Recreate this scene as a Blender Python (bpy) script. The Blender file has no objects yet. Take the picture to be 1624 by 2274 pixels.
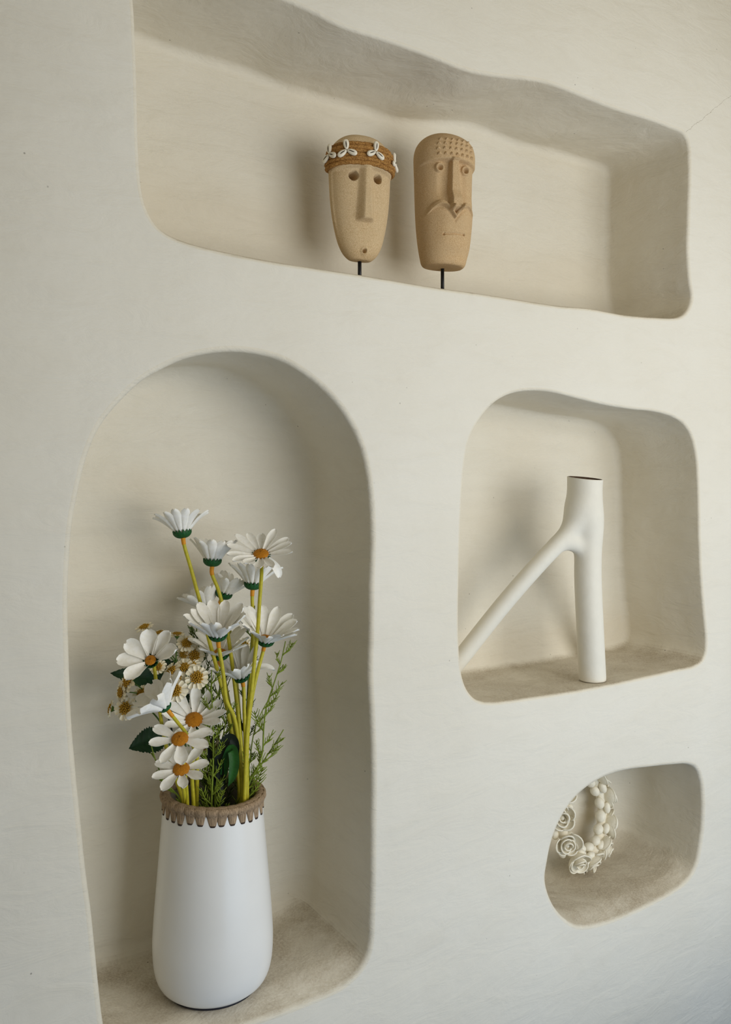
import bpy, math, random
from mathutils import Vector, Matrix, noise

random.seed(7)
PI = math.pi
SC = bpy.context.scene
COL = SC.collection

# ------------------------------------------------------------------ view
YAW = math.radians(32.0)          # the camera looks 32 degrees to the right of the wall's normal
SY, CY = math.sin(YAW), math.cos(YAW)
FOC = 1850.0                      # focal length in pixels of the 1624x2274 frame
CAMD, CAMZ, HORIZON = 1.25, 1.5, 1060.0


def dist(px, y):
    return (CAMD + y) / (CY - (px - 812.0) / FOC * SY)


def at(px, py, y=0.0):
    """the point at depth y behind the wall face that the photograph shows at px, py"""
    u, v, z = (px - 812.0) / FOC, (HORIZON - py) / FOC, dist(px, y)
    return Vector((z * (SY + u * CY), y, CAMZ + v * z))


def mpp(px, y):
    return dist(px, y) / FOC


VR = Vector((CY, -SY, 0))          # to the right, as seen from the camera
VT = Vector((-SY, -CY, 0))         # towards the camera
UP = Vector((0, 0, 1))


def vdir(r, u, t):
    return (VR * r + UP * u + VT * t).normalized()


cam_d = bpy.data.cameras.new('camera')
cam = bpy.data.objects.new('camera', cam_d)
COL.objects.link(cam)
cam.location = (0, -CAMD, CAMZ)
cam.rotation_euler = (PI / 2, 0, -YAW)
cam_d.sensor_fit = 'VERTICAL'
cam_d.sensor_height = 36
cam_d.lens = FOC / 2274 * 36
cam_d.shift_y = -(1137 - HORIZON) / 2274
cam_d.clip_start = 0.02
SC.camera = cam

# ------------------------------------------------------------------ materials
def srgb(r, g, b):
    f = lambda c: (c / 255 / 12.92) if c / 255 <= 0.04045 else ((c / 255 + 0.055) / 1.055) ** 2.4
    return (f(r), f(g), f(b), 1.0)


class NT:
    def __init__(self, name):
        self.m = bpy.data.materials.new(name)
        self.m.use_nodes = True
        self.t = self.m.node_tree
        self.b = self.t.nodes['Principled BSDF']
        self.co = None

    def n(self, kind, **kw):
        o = self.t.nodes.new(kind)
        for k, v in kw.items():
            if k in o.inputs:
                o.inputs[k].default_value = v
            else:
                setattr(o, k, v)
        return o

    def l(self, a, b):
        self.t.links.new(a, b)

    def coord(self, kind='Object'):
        if self.co is None:
            self.co = self.n('ShaderNodeTexCoord')
        return self.co.outputs[kind]

    def noise(self, scale, detail=4, rough=0.55, vec=None, dist=0.0):
        o = self.n('ShaderNodeTexNoise', Scale=scale, Detail=detail, Roughness=rough, Distortion=dist)
        self.l(vec or self.coord(), o.inputs['Vector'])
        return o.outputs['Fac']

    def ramp(self, fac, stops, interp='LINEAR'):
        o = self.n('ShaderNodeValToRGB')
        cr = o.color_ramp
        cr.interpolation = interp
        while len(cr.elements) < len(stops):
            cr.elements.new(0.5)
        for e, (p, c) in zip(cr.elements, stops):
            e.position = p
            e.color = c if len(c) == 4 else (*c, 1)
        self.l(fac, o.inputs['Fac'])
        return o.outputs['Color']

    def mix(self, fac, a, b, blend='MIX'):
        o = self.n('ShaderNodeMix', data_type='RGBA', blend_type=blend)
        for s, v in ((0, fac), (6, a), (7, b)):
            if hasattr(v, 'links'):
                self.l(v, o.inputs[s])
            else:
                o.inputs[s].default_value = v
        return o.outputs[2]

    def math(self, op, a, b=0.0, clamp=False):
        o = self.n('ShaderNodeMath', operation=op)
        o.use_clamp = clamp
        for i, v in enumerate((a, b)):
            if hasattr(v, 'links'):
                self.l(v, o.inputs[i])
            else:
                o.inputs[i].default_value = v
        return o.outputs[0]

    def bump(self, height, strength, distance=0.01, prev=None):
        o = self.n('ShaderNodeBump', Strength=strength, Distance=distance)
        self.l(height, o.inputs['Height'])
        if prev:
            self.l(prev, o.inputs['Normal'])
        return o.outputs['Normal']

    def out(self, color=None, rough=0.6, normal=None, spec=0.35, **kw):
        if color is not None:
            if hasattr(color, 'links'):
                self.l(color, self.b.inputs['Base Color'])
            else:
                self.b.inputs['Base Color'].default_value = color
        if hasattr(rough, 'links'):
            self.l(rough, self.b.inputs['Roughness'])
        else:
            self.b.inputs['Roughness'].default_value = rough
        if normal:
            self.l(normal, self.b.inputs['Normal'])
        self.b.inputs['Specular IOR Level'].default_value = spec
        for k, v in kw.items():
            self.b.inputs[k.replace('_', ' ')].default_value = v
        return self.m


BW, WH = (0, 0, 0, 1), (1, 1, 1, 1)


def plaster(name, base, alt, speck=0.5, rough_amp=1.0, stain=None, crack=None):
    t = NT(name)
    c = t.mix(t.ramp(t.noise(2.2, 5, 0.6), [(0.35, BW), (0.68, WH)]), base, alt)
    # faint trowel smears, stretched level
    mp = t.n('ShaderNodeMapping')
    mp.inputs['Scale'].default_value = (1.0, 1.0, 3.2)
    t.l(t.coord(), mp.inputs['Vector'])
    sm = t.noise(9, 6, 0.62, mp.outputs['Vector'], 0.8)
    c = t.mix(t.ramp(sm, [(0.5, BW), (0.8, (.22, .22, .22, 1))]), c, (alt[0] * .86, alt[1] * .84, alt[2] * .8, 1))
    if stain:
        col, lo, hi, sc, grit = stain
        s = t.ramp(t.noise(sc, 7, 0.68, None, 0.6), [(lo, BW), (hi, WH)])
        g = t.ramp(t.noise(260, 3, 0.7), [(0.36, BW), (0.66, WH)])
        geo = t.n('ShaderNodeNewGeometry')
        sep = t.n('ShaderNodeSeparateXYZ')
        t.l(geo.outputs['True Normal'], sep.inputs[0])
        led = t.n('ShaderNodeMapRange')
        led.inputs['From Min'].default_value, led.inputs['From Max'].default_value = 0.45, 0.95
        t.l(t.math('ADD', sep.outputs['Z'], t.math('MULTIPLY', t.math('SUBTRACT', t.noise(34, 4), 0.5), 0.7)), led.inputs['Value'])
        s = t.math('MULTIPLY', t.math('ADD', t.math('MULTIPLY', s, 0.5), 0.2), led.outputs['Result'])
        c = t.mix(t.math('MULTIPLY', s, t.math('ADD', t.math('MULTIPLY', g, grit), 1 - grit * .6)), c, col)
    # tiny dark pits, in sparse groups
    v = t.n('ShaderNodeTexVoronoi', Scale=70.0, feature='F1')
    t.l(t.coord(), v.inputs['Vector'])
    sp = t.ramp(v.outputs['Distance'], [(0.07, WH), (0.12, BW)])
    where = t.ramp(t.noise(11, 3, 0.6), [(0.60, BW), (0.66, WH)])
    where2 = t.ramp(v.outputs['Color'], [(0.62, BW), (0.66, WH)])
    c = t.mix(t.math('MULTIPLY', t.math('MULTIPLY', t.math('MULTIPLY', sp, where), where2), speck), c, srgb(62, 54, 44))
    if crack:
        # one hairline crack running over the plaster between two points
        A, B = crack
        d = (B - A)
        ln = d.length
        d = d / ln
        xyz = t.n('ShaderNodeSeparateXYZ')
        t.l(t.coord(), xyz.inputs[0])
        gx, gz = t.math('SUBTRACT', xyz.outputs['X'], A.x), t.math('SUBTRACT', xyz.outputs['Z'], A.z)
        along = t.math('ADD', t.math('MULTIPLY', gx, d.x), t.math('MULTIPLY', gz, d.z))
        off = t.math('SUBTRACT', t.math('MULTIPLY', gx, d.z), t.math('MULTIPLY', gz, d.x))
        off = t.math('ADD', off, t.math('MULTIPLY', t.math('SUBTRACT', t.noise(38, 5, 0.7), 0.5), 0.016))
        line = t.math('LESS_THAN', t.math('ABSOLUTE', off), 0.0005)
        line = t.math('MULTIPLY', line, t.math('MULTIPLY', t.math('GREATER_THAN', along, 0.0), t.math('LESS_THAN', along, ln)))
        c = t.mix(t.math('MULTIPLY', line, 0.55), c, srgb(140, 128, 108))
    h = t.math('ADD', t.math('MULTIPLY', t.noise(5.5, 4, 0.5), 1.0), t.math('MULTIPLY', sm, 0.35))
    h2 = t.math('ADD', t.noise(120, 3, 0.6), t.math('MULTIPLY', sp, t.math('MULTIPLY', where, -2.0)))
    nrm = t.bump(h, 0.30 * rough_amp, 0.02)
    nrm = t.bump(h2, 0.10 * rough_amp, 0.002, nrm)
    return t.out(c, 0.62, nrm, 0.25)


M_WALL = plaster('wall_plaster', srgb(226, 222, 211), srgb(221, 216, 203), crack=(at(1524, 294), at(1650, 190)))
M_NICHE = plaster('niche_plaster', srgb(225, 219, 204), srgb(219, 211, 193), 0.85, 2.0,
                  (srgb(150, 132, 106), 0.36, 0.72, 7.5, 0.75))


def flat(name, col, rough=0.6, amp=0.0, scale=60, spec=0.35, var=0.0, **kw):
    t = NT(name)
    c = col
    if var:
        c = t.mix(t.ramp(t.noise(scale, 4), [(0.3, BW), (0.7, WH)]), col,
                  tuple(x * (1 - var) for x in col[:3]) + (1,))
    nrm = t.bump(t.noise(scale, 4), amp, 0.003) if amp else None
    return t.out(c, rough, nrm, spec, **kw)


# ------------------------------------------------------------------ mesh builder
class MB:
    def __init__(self):
        self.v, self.f, self.mi = [], [], []

    def add(self, vs, fs, mi=0):
        b = len(self.v)
        self.v += [Vector(p) for p in vs]
        self.f += [tuple(b + i for i in f) for f in fs]
        self.mi += [mi] * len(fs)
        return b

    def rings(self, rings, closed=True, cap0=False, cap1=False, mi=0):
        n = len(rings[0])
        b = self.add([p for r in rings for p in r], [], mi)
        fs = []
        for k in range(len(rings) - 1):
            for i in range(n if closed else n - 1):
                j = (i + 1) % n
                fs.append((b + k * n + i, b + k * n + j, b + (k + 1) * n + j, b + (k + 1) * n + i))
        if cap0:
            fs.append(tuple(b + i for i in range(n))[::-1])
        if cap1:
            fs.append(tuple(b + (len(rings) - 1) * n + i for i in range(n)))
        self.f += fs
        self.mi += [mi] * len(fs)
        return b

    def tube(self, pts, r, n=10, mi=0, caps=True, squash=None):
        """r: number or function of s in 0..1"""
        pts = [Vector(p) for p in pts]
        rad = r if callable(r) else (lambda s: r)
        T = []
        for i in range(len(pts)):
            a, c = pts[max(0, i - 1)], pts[min(len(pts) - 1, i + 1)]
            T.append((c - a).normalized())
        ref = Vector((0, 0, 1)) if abs(T[0].z) < 0.9 else Vector((1, 0, 0))
        x = T[0].cross(ref).normalized()
        rs = []
        for i, p in enumerate(pts):
            x = (x - T[i] * x.dot(T[i])).normalized()
            y = T[i].cross(x)
            q = rad(i / max(1, len(pts) - 1))
            sx, sy = squash or (1, 1)
            rs.append([p + x * (q * sx * math.cos(a)) + y * (q * sy * math.sin(a))
                       for a in (2 * PI * k / n for k in range(n))])
        self.rings(rs, True, caps, caps, mi)

    def lathe(self, prof, n=64, c=(0, 0, 0), frame=None, mi=0, rmod=None):
        """prof: (radius, height) pairs, from one end to the other; radius 0 ends are closed by a tiny ring"""
        c = Vector(c)
        X, Y, Z = frame or (Vector((1, 0, 0)), Vector((0, 1, 0)), UP)
        rs = []
        for (r, h) in prof:
            ring = []
            for k in range(n):
                a = 2 * PI * k / n
                q = max(r, 1e-5) * (rmod(a, r, h) if rmod else 1)
                ring.append(c + X * (q * math.cos(a)) + Y * (q * math.sin(a)) + Z * h)
            rs.append(ring)
        self.rings(rs, True, False, False, mi)

    def ellipsoid(self, c, ax, n=14, m=9, mi=0):
        X, Y, Z = ax
        rs = []
        for i in range(m + 1):
            t = PI * i / m
            r, h = max(math.sin(t), 1e-3), -math.cos(t)
            rs.append([Vector(c) + X * (r * math.cos(a)) + Y * (r * math.sin(a)) + Z * h
                       for a in (2 * PI * k / n for k in range(n))])
        self.rings(rs, True, True, True, mi)

    def box(self, lo, hi, mi=0):
        (a, b, c), (d, e, f) = lo, hi
        self.add([(a, b, c), (d, b, c), (d, e, c), (a, e, c), (a, b, f), (d, b, f), (d, e, f), (a, e, f)],
                 [(0, 3, 2, 1), (4, 5, 6, 7), (0, 1, 5, 4), (1, 2, 6, 5), (2, 3, 7, 6), (3, 0, 4, 7)], mi)

    def build(self, name, mats, parent=None, smooth=True, origin=None, sharp=None):
        if not isinstance(mats, (list, tuple)):
            mats = [mats]
        o0 = Vector(origin) if origin is not None else Vector((0, 0, 0))
        me = bpy.data.meshes.new(name)
        me.from_pydata([tuple(p - o0) for p in self.v], [], self.f)
        for m in mats:
            me.materials.append(m)
        me.polygons.foreach_set('material_index', self.mi)
        me.polygons.foreach_set('use_smooth', [bool(smooth)] * len(self.f))
        me.validate()
        me.update()
        if sharp is not None:
            me.set_sharp_from_angle(angle=math.radians(sharp))
        o = bpy.data.objects.new(name, me)
        COL.objects.link(o)
        if parent is not None:
            o.parent = parent
        elif origin is not None:
            o.location = o0
        return o


def empty(name, loc, label, cat, group=None, rz=0.0):
    o = bpy.data.objects.new(name, None)
    COL.objects.link(o)
    o.empty_display_size = 0.03
    o.location = loc
    o.rotation_euler = (0, 0, rz)
    tag(o, label, cat, group)
    return o


def tag(o, label=None, cat=None, group=None, kind=None):
    for k, v in (('label', label), ('category', cat), ('group', group), ('kind', kind)):
        if v:
            o[k] = v
    return o


def catmull(pts, per=8, closed=False):
    pts = [Vector(p) for p in pts]
    n = len(pts)
    out = []
    for i in range(n if closed else n - 1):
        p = [pts[(i + k) % n] if closed else pts[min(n - 1, max(0, i + k))] for k in (-1, 0, 1, 2)]
        if not closed and i == 0:
            p[0] = p[1] * 2 - p[2]
        if not closed and i == n - 2:
            p[3] = p[2] * 2 - p[1]
        # centripetal parametrisation keeps uneven spacing from overshooting
        t = [0.0]
        for k in range(3):
            t.append(t[-1] + max(1e-6, (p[k + 1] - p[k]).length) ** 0.5)
        for s in range(per):
            u = t[1] + (t[2] - t[1]) * s / per
            def L(a, b, ta, tb):
                return a * ((tb - u) / (tb - ta)) + b * ((u - ta) / (tb - ta))
            a1, a2, a3 = L(p[0], p[1], t[0], t[1]), L(p[1], p[2], t[1], t[2]), L(p[2], p[3], t[2], t[3])
            b1, b2 = L(a1, a2, t[0], t[2]), L(a2, a3, t[1], t[3])
            out.append(L(b1, b2, t[1], t[2]))
    if not closed:
        out.append(pts[-1])
    return out


def resample(pts, n, closed=False):
    q = pts + [pts[0]] if closed else pts
    d = [0.0]
    for a, b in zip(q, q[1:]):
        d.append(d[-1] + (b - a).length)
    out, k = [], 0
    m = n if closed else n - 1
    for i in range(n):
        t = d[-1] * i / m
        while k < len(d) - 2 and d[k + 1] < t:
            k += 1
        w = (t - d[k]) / max(1e-9, d[k + 1] - d[k])
        out.append(q[k].lerp(q[k + 1], min(1, w)))
    return out


def sst(a, b, x):
    t = min(1.0, max(0.0, (x - a) / (b - a)))
    return t * t * (3 - 2 * t)


def basis(a, hint=None):
    a = Vector(a).normalized()
    h = hint or (Vector((0, 0, 1)) if abs(a.z) < 0.85 else Vector((1, 0, 0)))
    x = h.cross(a).normalized()
    return x, a.cross(x).normalized(), a


# ------------------------------------------------------------------ the wall with its four niches
OUT_TOP = [(299, 20), (296, -30), (312, -75), (350, -97), (410, -84), (480, -56), (560, -24), (640, 3), (700, 30), (760, 60),
           (850, 88), (950, 123), (1040, 158), (1120, 172), (1180, 178), (1225, 187), (1290, 212), (1370, 243), (1440, 264), (1495, 285),
           (1520, 296), (1529, 315), (1532, 380), (1530, 470), (1528, 560), (1533, 630), (1538, 655), (1533, 680), (1514, 702),
           (1450, 704), (1385, 698), (1310, 684), (1240, 678), (1150, 664), (1060, 650), (980, 639),
           (900, 626), (800, 609), (700, 594), (600, 578), (500, 558), (430, 541), (380, 523), (350, 502), (332, 475),
           (318, 432), (312, 380), (308, 300), (306, 200), (303, 110)]
OUT_ARCH = [(222, 2200), (212, 2100), (205, 2030), (192, 1930), (180, 1810), (168, 1690), (160, 1590), (155, 1450),
            (153, 1330), (156, 1240), (163, 1160), (178, 1080), (196, 1010), (222, 950), (262, 898), (318, 845), (360, 820),
            (405, 799), (450, 787), (510, 780), (570, 785), (625, 800), (680, 832), (730, 875), (770, 925), (800, 985),
            (816, 1050), (824, 1120), (826, 1200), (823, 1300), (822, 1400), (820, 1490), (825, 1600), (828, 1700),
            (827, 1850), (826, 1980), (824, 2045), (822, 2092), (814, 2126), (798, 2154), (766, 2184), (724, 2206), (661, 2232), (600, 2254),
            (536, 2274), (450, 2304), (380, 2330), (320, 2350), (272, 2356), (243, 2330), (231, 2275)]
OUT_MID = [(1022, 1450), (1020, 1380), (1022, 1250), (1026, 1130), (1031, 1050), (1041, 985), (1058, 945), (1085, 908),
           (1112, 885), (1147, 871), (1187, 867), (1230, 871), (1290, 886), (1350, 900), (1400, 908), (1450, 913),
           (1490, 923), (1520, 941), (1538, 972), (1548, 1020), (1552, 1100), (1554, 1200), (1557, 1270), (1563, 1350),
           (1568, 1400), (1569, 1440), (1564, 1462), (1546, 1477), (1500, 1488), (1430, 1504), (1350, 1521),
           (1280, 1534), (1200, 1546), (1140, 1555), (1090, 1560), (1062, 1556), (1045, 1542), (1032, 1517), (1025, 1485)]
OUT_LOW = [(1213, 1950), (1218, 1915), (1226, 1875), (1240, 1835), (1262, 1795), (1288, 1764), (1318, 1741), (1350, 1724), (1390, 1712),
           (1450, 1704), (1500, 1699), (1528, 1698), (1548, 1707), (1558, 1733), (1562, 1775), (1561, 1830), (1555, 1880), (1548, 1915),
           (1538, 1938), (1520, 1960), (1480, 1986), (1420, 2017), (1370, 2038), (1325, 2052), (1288, 2056), (1262, 2045),
           (1236, 2018), (1220, 1985)]
NICHES = [('top', OUT_TOP, 0.25, 0.018, 0.007, 420), ('arch', OUT_ARCH, 0.235, 0.035, 0.009, 420),
          ('mid', OUT_MID, 0.242, 0.018, 0.006, 300), ('low', OUT_LOW, 0.235, 0.055, 0.008, 240)]
LIFT = {'arch': 0.020, 'low': 0.014}          # the arch's floor is dished: its front lip lies lower
LOOPS = {}


def build_wall():
    import bmesh
    X0, X1, ZT, TH = -1.3, 3.3, 3.0, 0.36
    mb = MB()
    holes = []
    for name, px, depth, r2, r1, n in NICHES:
        pts = [at(x, y, 0.0) for x, y in px]
        pts = resample(catmull(pts, 10, True), n, True)
        for _ in range(2):
            pts = [(pts[i - 1] + pts[i] * 2 + pts[(i + 1) % n]) / 4 for i in range(n)]
        LOOPS[name] = pts
        nor = []
        cen = sum(pts, Vector()) / n
        for i in range(n):
            t = pts[(i + 2) % n] - pts[i - 2]
            q = Vector((t.z, 0, -t.x)).normalized()
            nor.append(q)
        area = sum(pts[i].x * pts[(i + 1) % n].z - pts[(i + 1) % n].x * pts[i].z for i in range(n))
        if area < 0:
            nor = [-q for q in nor]          # outward from the hole
        for _ in range(14):
            nor = [(nor[i - 1] + nor[i] * 2 + nor[(i + 1) % n]).normalized() for i in range(n)]

        def ring(o, y, wob=0.0):
            rr = []
            for i in range(n):
                p = pts[i] + nor[i] * o
                if wob:
                    p = p + nor[i] * (wob * noise.noise(Vector((p.x * 7, y * 9 + 3.1 * len(name), p.z * 7))))
                up = LIFT.get(name, 0) * sst(0.0, 0.045, y) * sst(-0.40, -0.98, nor[i].z)
                rr.append(Vector((p.x, y, p.z + up)))
            return rr
        rs = [ring(r1 + 0.004, 0), ring(r1, 0)]
        for k in range(1, 7):
            a = k / 6 * PI / 2
            rs.append(ring(r1 * (1 - math.sin(a)), r1 * (1 - math.cos(a))))
        lo, hi = r1, depth - r2
        for k in range(1, 13):
            s = k / 12
            rs.append(ring(0, lo + (hi - lo) * s, 0.006 * math.sin(PI * min(1, s * 1.2) / 2)))
        for k in range(1, 8):
            a = k / 7 * PI / 2
            rs.append(ring(-r2 * (1 - math.cos(a)), hi + r2 * math.sin(a), 0.006 * (1 - k / 7 * .5)))
        rs.append(ring(-r2 - 0.004, depth, 0.003))
        b = mb.rings(rs, True)
        # faces whose normal points up make the niche floor
        holes.append((b, n, b + (len(rs) - 1) * n))
    bm = bmesh.new()
    vs = [bm.verts.new(p) for p in mb.v]
    bm.verts.ensure_lookup_table()
    for f in mb.f:
        bm.faces.new([vs[i] for i in f])
    # the backs
    for b, n, e in holes:
        edges = [bm.edges.get((vs[e + i], vs[e + (i + 1) % n])) for i in range(n)]
        bmesh.ops.triangle_fill(bm, use_beauty=True, edges=edges, normal=(0, -1, 0))
    # the wall face
    oc = [bm.verts.new(p) for p in ((X0, 0, 0), (X1, 0, 0), (X1, 0, ZT), (X0, 0, ZT))]
    edges = [bm.edges.new((oc[i], oc[(i + 1) % 4])) for i in range(4)]
    for b, n, e in holes:
        edges += [bm.edges.get((vs[b + i], vs[b + (i + 1) % n])) for i in range(n)]
    bmesh.ops.triangle_fill(bm, use_beauty=True, edges=edges, normal=(0, -1, 0))
    # sides and back of the wall's thickness
    ob = [bm.verts.new(p) for p in ((X0, TH, 0), (X1, TH, 0), (X1, TH, ZT), (X0, TH, ZT))]
    for i in range(4):
        j = (i + 1) % 4
        bm.faces.new((oc[i], oc[j], ob[j], ob[i]))
    bm.faces.new(ob)
    bmesh.ops.recalc_face_normals(bm, faces=bm.faces[:])
    # make sure the wall face looks at the room
    bm.faces.ensure_lookup_table()
    for f in bm.faces:
        f.smooth = True
        c = f.calc_center_median()
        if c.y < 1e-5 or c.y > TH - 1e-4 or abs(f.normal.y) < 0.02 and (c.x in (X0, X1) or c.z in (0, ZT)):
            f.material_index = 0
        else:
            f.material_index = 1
    test = [f for f in bm.faces if f.calc_center_median().y < 1e-6]
    if test and sum(f.normal.y * f.calc_area() for f in test) > 0:
        bmesh.ops.reverse_faces(bm, faces=bm.faces[:])
        for f in bm.faces:
            if f.material_index:
                c = f.calc_center_median()
                f.material_index = 1
    me = bpy.data.meshes.new('wall_back')
    bm.to_mesh(me)
    bm.free()
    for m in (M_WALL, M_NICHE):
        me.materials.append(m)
    o = bpy.data.objects.new('wall_back', me)
    COL.objects.link(o)
    o['kind'] = 'structure'
    o['label'] = 'off white hand plastered wall with four rounded niches'
    return o


wall = build_wall()


def floor_z(niche, x):
    """height of a niche's floor at world x"""
    pts = LOOPS[niche]
    n = len(pts)
    zs = []
    for i in range(n):
        a, b = pts[i], pts[(i + 1) % n]
        if (a.x - x) * (b.x - x) <= 0 and a.x != b.x:
            zs.append(a.z + (b.z - a.z) * (x - a.x) / (b.x - a.x))
    return min(zs) + LIFT.get(niche, 0)


def structure(name, lo, hi, mat):
    mb = MB()
    mb.box(lo, hi)
    o = mb.build(name, mat, smooth=False)
    o['kind'] = 'structure'
    return o


RX0, RX1, RY0, RH = -1.3, 3.3, -1.95, 3.0
M_FLOOR = flat('polished_cement_floor', srgb(98, 118, 148), 0.45, 0.1, 8, var=0.12)
M_CEIL = flat('warm_plaster_ceiling', srgb(222, 210, 182), 0.8, 0.1, 20)
M_ROOM = flat('room_plaster', srgb(214, 210, 200), 0.8, 0.1, 20)
structure('floor', (RX0, RY0, -0.1), (RX1, 0, 0), M_FLOOR)
structure('ceiling', (RX0, RY0, RH), (RX1, 0, RH + 0.1), M_CEIL)
structure('wall_left', (RX0 - 0.1, RY0, 0), (RX0, 0, RH), M_ROOM)
structure('wall_right', (RX1, RY0, 0), (RX1 + 0.1, 0, RH), M_ROOM)
# front wall, with a wide opening to the right of the camera
WX0, WX1, WZ1 = 0.7, 3.1, 2.7
fm = MB()
fm.box((RX0, RY0 - 0.1, 0), (WX0, RY0, RH))
fm.box((WX1, RY0 - 0.1, 0), (RX1, RY0, RH))
fm.box((WX0, RY0 - 0.1, WZ1), (WX1, RY0, RH))
fm.build('wall_front', M_ROOM, smooth=False)['kind'] = 'structure'

# ------------------------------------------------------------------ light: daylight through the wide opening
def area(name, loc, size, energy, color, look):
    d = bpy.data.lights.new(name, 'AREA')
    d.shape = 'RECTANGLE'
    d.size, d.size_y = size
    d.energy = energy
    d.color = color
    o = bpy.data.objects.new(name, d)
    COL.objects.link(o)
    o.location = loc
    o.rotation_euler = (Vector(look) - Vector(loc)).to_track_quat('-Z', 'Y').to_euler()
    return o


area('daylight', (1.60, RY0 + 0.02, 1.52), (1.9, 1.1), 28.5, (1.0, 0.977, 0.915), (1.60, 0, 1.52))
area('daylight_low', (1.60, RY0 + 0.02, 0.30), (2.2, 0.5), 7.5, (0.44, 0.70, 1.0), (1.60, 0, 0.30))
w = bpy.data.worlds.new('sky')
SC.world = w
w.use_nodes = True
w.node_tree.nodes['Background'].inputs['Color'].default_value = (0.85, 0.92, 1.0, 1)
w.node_tree.nodes['Background'].inputs['Strength'].default_value = 0.6

SC.view_settings.view_transform = 'Standard'
SC.view_settings.look = 'None'
SC.view_settings.gamma = 1
SC.view_settings.use_curve_mapping = False
SC.view_settings.exposure = 0.0
try:
    SC.cycles.diffuse_bounces = 6
    SC.cycles.max_bounces = 12
except Exception:
    pass

# ------------------------------------------------------------------ object materials
def stone(name, base, dark, scale=1.0):
    t = NT(name)
    g = t.noise(620 * scale, 3, 0.75)
    big = t.noise(22, 5, 0.6)
    c = t.mix(t.ramp(g, [(0.36, BW), (0.64, WH)]), dark, base)
    c = t.mix(t.ramp(big, [(0.38, BW), (0.7, (.55, .55, .55, 1))]), c, tuple(x * .80 for x in base[:3]) + (1,))
    c = t.mix(t.ramp(t.noise(900, 2, 0.5), [(0.66, BW), (0.74, (.6, .6, .6, 1))]), c, srgb(112, 84, 54))
    nrm = t.bump(t.noise(420, 4, 0.7), 0.55, 0.0016)
    return t.out(c, 0.9, nrm, 0.15)


M_STONE = stone('sandstone', srgb(222, 198, 160), srgb(184, 154, 112))
M_STONE2 = stone('sandstone_warm', srgb(218, 190, 150), srgb(182, 148, 104))
M_BLACK = flat('black_metal', srgb(22, 22, 24), 0.4)
M_DARK = flat('dark_slit', srgb(58, 44, 34), 0.8)


def fibre(name, a, b, scale, stretch):
    t = NT(name)
    mp = t.n('ShaderNodeMapping')
    mp.inputs['Scale'].default_value = stretch
    t.l(t.coord(), mp.inputs['Vector'])
    f = t.noise(scale, 4, 0.6, mp.outputs['Vector'])
    c = t.mix(t.ramp(f, [(0.34, BW), (0.66, WH)]), a, b)
    return t.out(c, 0.85, t.bump(f, 0.6, 0.0012), 0.15)


M_ROPE = fibre('jute_rope', srgb(118, 78, 36), srgb(186, 140, 80), 420, (1, 1, 1))
M_RAFFIA = fibre('raffia', srgb(124, 105, 83), srgb(178, 154, 126), 560, (1, 1, 0.12))
M_TIP = flat('raffia_dark_tip', srgb(70, 54, 42), 0.8)
M_SHELL = flat('cowrie_shell', srgb(236, 228, 210), 0.35, 0.1, 300, var=0.08)
M_VASE = flat('white_vase_glaze', srgb(236, 235, 232), 0.26, 0.08, 14, spec=0.4, var=0.025)
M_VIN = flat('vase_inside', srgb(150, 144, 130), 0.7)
M_BASE = flat('black_base', srgb(24, 24, 34), 0.5)
M_BRANCH = flat('painted_branch', srgb(230, 226, 214), 0.55, 0.22, 40, spec=0.3, var=0.04)
M_HOLLOW = flat('branch_hollow', srgb(92, 70, 52), 0.85, 0.3, 120, var=0.4)


def petal_mat(name, col, warm):
    t = NT(name)
    c = t.mix(t.ramp(t.noise(180, 3), [(0.35, BW), (0.65, WH)]), col, warm)
    m = t.out(c, 0.55, None, 0.2)
    # thin cloth petals let light through
    tr = t.n('ShaderNodeBsdfTranslucent')
    t.l(c, tr.inputs['Color'])
    mx = t.n('ShaderNodeMixShader')
    mx.inputs[0].default_value = 0.08
    o = [n for n in t.t.nodes if n.type == 'OUTPUT_MATERIAL'][0]
    t.l(t.b.outputs[0], mx.inputs[1])
    t.l(tr.outputs[0], mx.inputs[2])
    t.l(mx.outputs[0], o.inputs['Surface'])
    return m


M_PETAL = petal_mat('white_petal', srgb(251, 250, 246), srgb(245, 243, 234))
M_CREAM = petal_mat('cream_petal', srgb(246, 241, 222), srgb(240, 230, 200))
M_CALYX = flat('green_calyx', srgb(24, 88, 40), 0.6, 0.3, 300, var=0.3)
M_DISC = flat('orange_disc', srgb(226, 148, 30), 0.8, 0.9, 900, var=0.35)
M_SDISC = flat('ochre_disc', srgb(222, 172, 54), 0.85, 0.8, 900, var=0.35)
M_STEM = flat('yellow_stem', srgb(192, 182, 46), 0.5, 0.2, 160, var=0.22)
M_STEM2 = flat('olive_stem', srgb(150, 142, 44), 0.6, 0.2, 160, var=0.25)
M_COLLAR = flat('orange_stem_top', srgb(222, 150, 34), 0.6, 0.1, 160, var=0.15)
M_GSTEM = flat('green_stem', srgb(84, 116, 44), 0.6, 0.2, 160, var=0.3)
M_FERN = flat('feathery_green', srgb(128, 148, 42), 0.6, 0.0, 120, var=0.35)
M_FERN2 = flat('feathery_dark_green', srgb(88, 110, 36), 0.6, 0.0, 120, var=0.35)
M_LEAF = flat('dark_leaf', srgb(24, 62, 30), 0.5, 0.3, 90, spec=0.3, var=0.35)
M_LEAF2 = flat('mid_green_leaf', srgb(40, 96, 34), 0.45, 0.3, 90, spec=0.35, var=0.3)
M_DSTEM = flat('dark_stalk', srgb(20, 30, 20), 0.6, 0.2, 90)
M_WSHELL = flat('wreath_shell', srgb(244, 237, 218), 0.5, 0.15, 200, var=0.10)


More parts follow.
